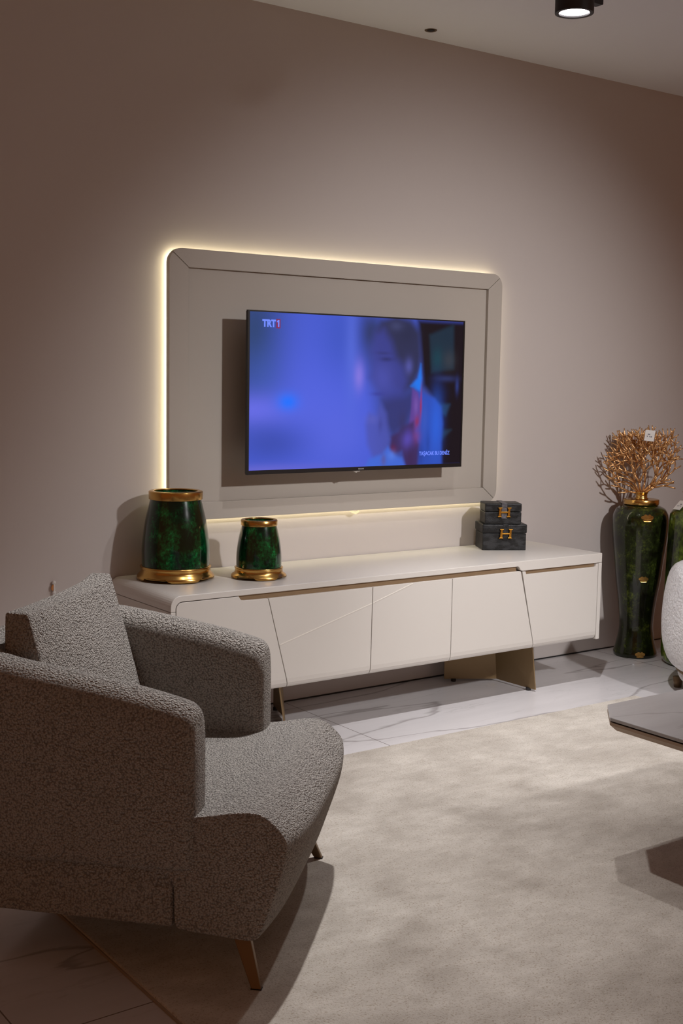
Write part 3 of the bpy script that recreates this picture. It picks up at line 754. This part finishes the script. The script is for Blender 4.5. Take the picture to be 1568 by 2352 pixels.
for idx, (x, y, t) in enumerate(full):
    tl = math.hypot(*t); tx_, ty_ = t[0]/tl, t[1]/tl
    nx_, ny_ = ty_, -tx_      # outward normal
    if x < -.1: pass
    ht = top_z(x)-zb; hw = .064
    e = max(0, (x-.224)/.032); e = min(1, e); sc_ = math.sqrt(max(0, 1-e*e*.80)); drop = .024*(1-math.sqrt(max(0, 1-e*e)))
    hw2 = hw-.022*(1-sc_)/.63
    ht2 = ht-drop
    ring = []
    sec = [(-1, 0.0), (-.5, 0), (0, 0), (.5, 0), (1, 0.0), (1.05, .035), (1.10, .14), (1.11, .28), (1.08, .42)]
    out = []
    for a_, z_ in sec[:5]: out.append((a_*hw2*.90, 0))
    out.append((hw2*1.03, .012))
    H = ht2-.066
    for k in range(1, 5): out.append((hw2*(1.0+.07*math.sin(PI*k/5)), H*k/4*.98))
    for k in range(0, 9):
        an = PI*k/8; out.append((hw2*math.cos(an)*(1.0 if an < PI/2 else 1), H+.066*math.sin(an)**.85))
    for k in range(4, 0, -1): out.append((-hw2*(1.0+.03*math.sin(PI*k/5)), H*k/4*.98))
    out.append((-hw2*1.0, .012))
    for o_, z_ in out: ring.append(bm.verts.new((x+nx_*o_, y+ny_*o_, zb+z_)))
    rings.append(ring)
n = len(rings[0])
for a, b in zip(rings, rings[1:]):
    for i in range(n): bm.faces.new((a[i], a[(i+1) % n], b[(i+1) % n], b[i]))
for rg in (rings[0], rings[-1]):
    c = sum((v.co for v in rg), Vector())/n; inner = []
    for v in rg: inner.append(bm.verts.new(c+(v.co-c)*.6+Vector((.004, 0, 0))))
    for i in range(n): bm.faces.new((rg[i], rg[(i+1) % n], inner[(i+1) % n], inner[i]))
    cv = bm.verts.new(c+Vector((.004, 0, 0)))
    for i in range(n): bm.faces.new((inner[i], inner[(i+1) % n], cv))
subsurf(link('arms_and_back', bm, M['boucle'], ach, True), 2)
# seat block
def seat_prof(y):
    w_ = max(0, 1-(abs(y)/.41)**3.6)
    nose = .478+.027*w_; nz = .375-.015*w_; crest_x = .400-.01*w_; crest_z = .445-.006*w_
    bx = .412+.026*w_
    P = [(-.25, .30), (-.10, .29), (.05, .29), (.205, .280), (.207, .235), (.207, .150), (.215, .140), (.30, .136), (bx-.02, .126), (bx, .132),
         (bx+.30*(nose-bx)+.004, .205), (bx+.68*(nose-bx)+.006, .285), (nose-.003, nz-.035), (nose, nz), (nose-.012, nz+.022), (crest_x+.50*(nose-crest_x), crest_z-.022), (crest_x+.008, crest_z),
         (.34, .436), (.26, .418), (.12, .410), (.0, .410), (-.12, .412), (-.25, .414)]
    return P
ys = [-.41, -.4085, -.400, -.375, -.33, -.27, -.20, -.12, -.04, .04, .12, .20, .27, .33, .375, .400, .4085, .41]
bm = bmesh.new(); rings = []
for y in ys: rings.append([bm.verts.new((x, y, z)) for x, z in seat_prof(y)])
n = len(rings[0])
for k in (0, -1):
    c = sum((v.co for v in rings[k]), Vector())/n
    for v in rings[k]: v.co = v.co+(Vector((c.x, v.co.y, c.z))-v.co).normalized()*.006
for a, b in zip(rings, rings[1:]):
    for i in range(n): bm.faces.new((a[i], a[(i+1) % n], b[(i+1) % n], b[i]))
bm.faces.new(rings[0]); bm.faces.new(rings[-1][::-1])
subsurf(link('seat', bm, M['boucle'], ach, True), 2)
# base rail behind the seat block
def basef(a, b, c):
    x = -.385+.587*(a+1)/2; y = b*.402; z = .142+.150*(c+1)/2
    z += (.006 if c < 0 else 0)*(1-a)/2*2
    k = max(0, -a-.5)/.5; y *= 1-.10*k*k
    return (x, y, z)
o = link('base_rail', grid_box(8, 8, 2, basef), M['boucle'], ach, True); bevel_mod(o, .008, 3, 50)
# back cushion: wedge with boxed sides, pinched top corners
def cush(a, b, c):
    hgt = (c+1)/2                          # 0 bottom .. 1 top
    wid = .283*(1-.03*math.cos(PI*b/2)*0)
    y = b*wid*(1+.035*(1-hgt*hgt)*1)
    back = -.262; front = -.078-.122*hgt
    bulge = .030*math.cos(PI*b/2)**.6 if abs(b) < 1 else 0
    bulge *= math.sin(PI*min(1, .15+.85*hgt))**.7 if hgt < 1 else 0
    x = back+(front-back)*(a+1)/2+(bulge if a > 0 else -bulge*.4)*abs(a)
    z = .418+.440*hgt
    if c > 0: z += .014*(max(0, b)**5)*hgt*hgt
    z -= .012*(1-abs(b)**2)*hgt**3*.4
    p = Vector((x, y, z)); rot = Matrix.Rotation(math.radians(-1), 3, 'Z')
    q = rot @ (p-Vector((-.18, 0, 0)))+Vector((-.18, 0.0, 0))
    return q
o = link('back_cushion', grid_box(6, 16, 14, cush), M['boucle'], ach, True)
bevel_mod(o, .007, 2, 50); subsurf(o, 1)
# legs
def chair_leg(fx, fy, tx, ty):
    bm = bmesh.new()
    f = [(-.012, -.007), (.012, -.007), (.012, .007), (-.012, .007)]; t = [(-.024, -.011), (.024, -.011), (.024, .011), (-.024, .011)]
    zf = .0135
    a = [bm.verts.new((fx+x, fy+y, zf)) for x, y in f]; b = [bm.verts.new((tx+x, ty+y, .165)) for x, y in t]
    bm.faces.new(a); bm.faces.new(b[::-1])
    for i in range(4): bm.faces.new((a[i], b[i], b[(i+1) % 4], a[(i+1) % 4]))
    return bm
for fx, fy, tx, ty in ((.408, -.405, .345, -.350), (.408, .405, .345, .350), (-.36, -.36, -.31, -.31), (-.36, .36, -.31, .31)):
    lg = bevel_mod(link('leg', chair_leg(fx, fy, tx, ty), M['darkgold'], ach), .002)
    zz = .0128 if (fx > 0 or fy > 0) else .0005
    bm = B((fx-.013, fy-.008, zz), (fx+.013, fy+.008, .0150))
    link('foot_pad', bm, M['blackmetal'], lg)

# ------------------------------------------------------------------ ceiling lights
def track_spot(name, label, loc, aim, visible_bracket=True):
    t = thing(name, label, 'spotlight', loc, 0, 'ceiling track spotlights' if 'out of' in label else None)
    R = .064
    bm = lathe([(R-.013, .004), (R-.013, 0), (R, 0), (R, .17), (R-.004, .175), (0, .175), (0, .012), (R-.013, .012), (R-.013, .004)], 48)
    h = bevel_mod(link('lamp_housing', bm, M['blackmetal'], t, True), .001, 2, 50)
    bm = lathe([(0, .0065), (R-.0135, .0065), (R-.0135, .0115), (0, .0115)], 40)
    link('lens', bm, M['lens'], t)
    bm = bmesh.new(); box(bm, (R-.004, -.018, .045), (R+.055, .018, .20), .003); box(bm, (R+.010, -.016, .19), (R+.042, .016, 2.98-loc[2]-.001-.03), .003)
    link('bracket', bm, M['blackmetal'], t)
    box_ = B((R-.10, -.017, 2.98-loc[2]-.032), (R+.20, .017, 2.98-loc[2]-.0005)); link('track_adapter', box_, M['blackmetal'], t)
    if aim is not None: pass
    return t
track_spot('track_spotlight', 'black cylindrical track spotlight with a glowing white lens, at the top of the photo', L1, None)
track_spot('track_spotlight', 'black cylindrical track spotlight above the rug, left of the one in view', L1B, None)
# small ceiling recess
dt = thing('ceiling_sensor', 'small dark oval recessed fitting in the white ceiling near the wall', 'sensor', (3.594, -.126, 2.98))
link('sensor_cup', lathe([(0, -.001), (.022, -.001), (.027, -.003), (.028, -.0005), (0, -.0003)], 32), M['darkgold'], dt, True)
link('sensor_eye', lathe([(0, -.006), (.012, -.005), (.018, -.001), (0, -.001)], 24), M['blackmetal'], dt, True)

# ------------------------------------------------------------------ little wall fitting
wf = thing('wall_fitting', 'tiny white wall fitting with an orange tab, above the armchair cushion', 'fitting', (1.858, 0, .614))
bm = bmesh.new(); tube(bm, [Vector((.002, -.012, -.018)), Vector((.002, -.012, .018))], [.0035, .0035], 10); box(bm, (-.003, -.012, -.012), (.006, -.001, .012))
link('bar', bm, M['white'], wf)
for s in (-1, 1):
    bm = bmesh.new(); bmesh.ops.create_uvsphere(bm, u_segments=16, v_segments=10, radius=.0075); bmesh.ops.translate(bm, verts=bm.verts, vec=(.002, -.010, s*.020))
    link('knob', bm, M['white'], wf, True)
bm = extrude_y([(0, .012)]+[(0-.010*math.cos(math.radians(a)), .012*math.sin(math.radians(a))) for a in range(75, -90, -15)], -.014, -.010)
link('orange_tab', bm, M['orange'], wf)
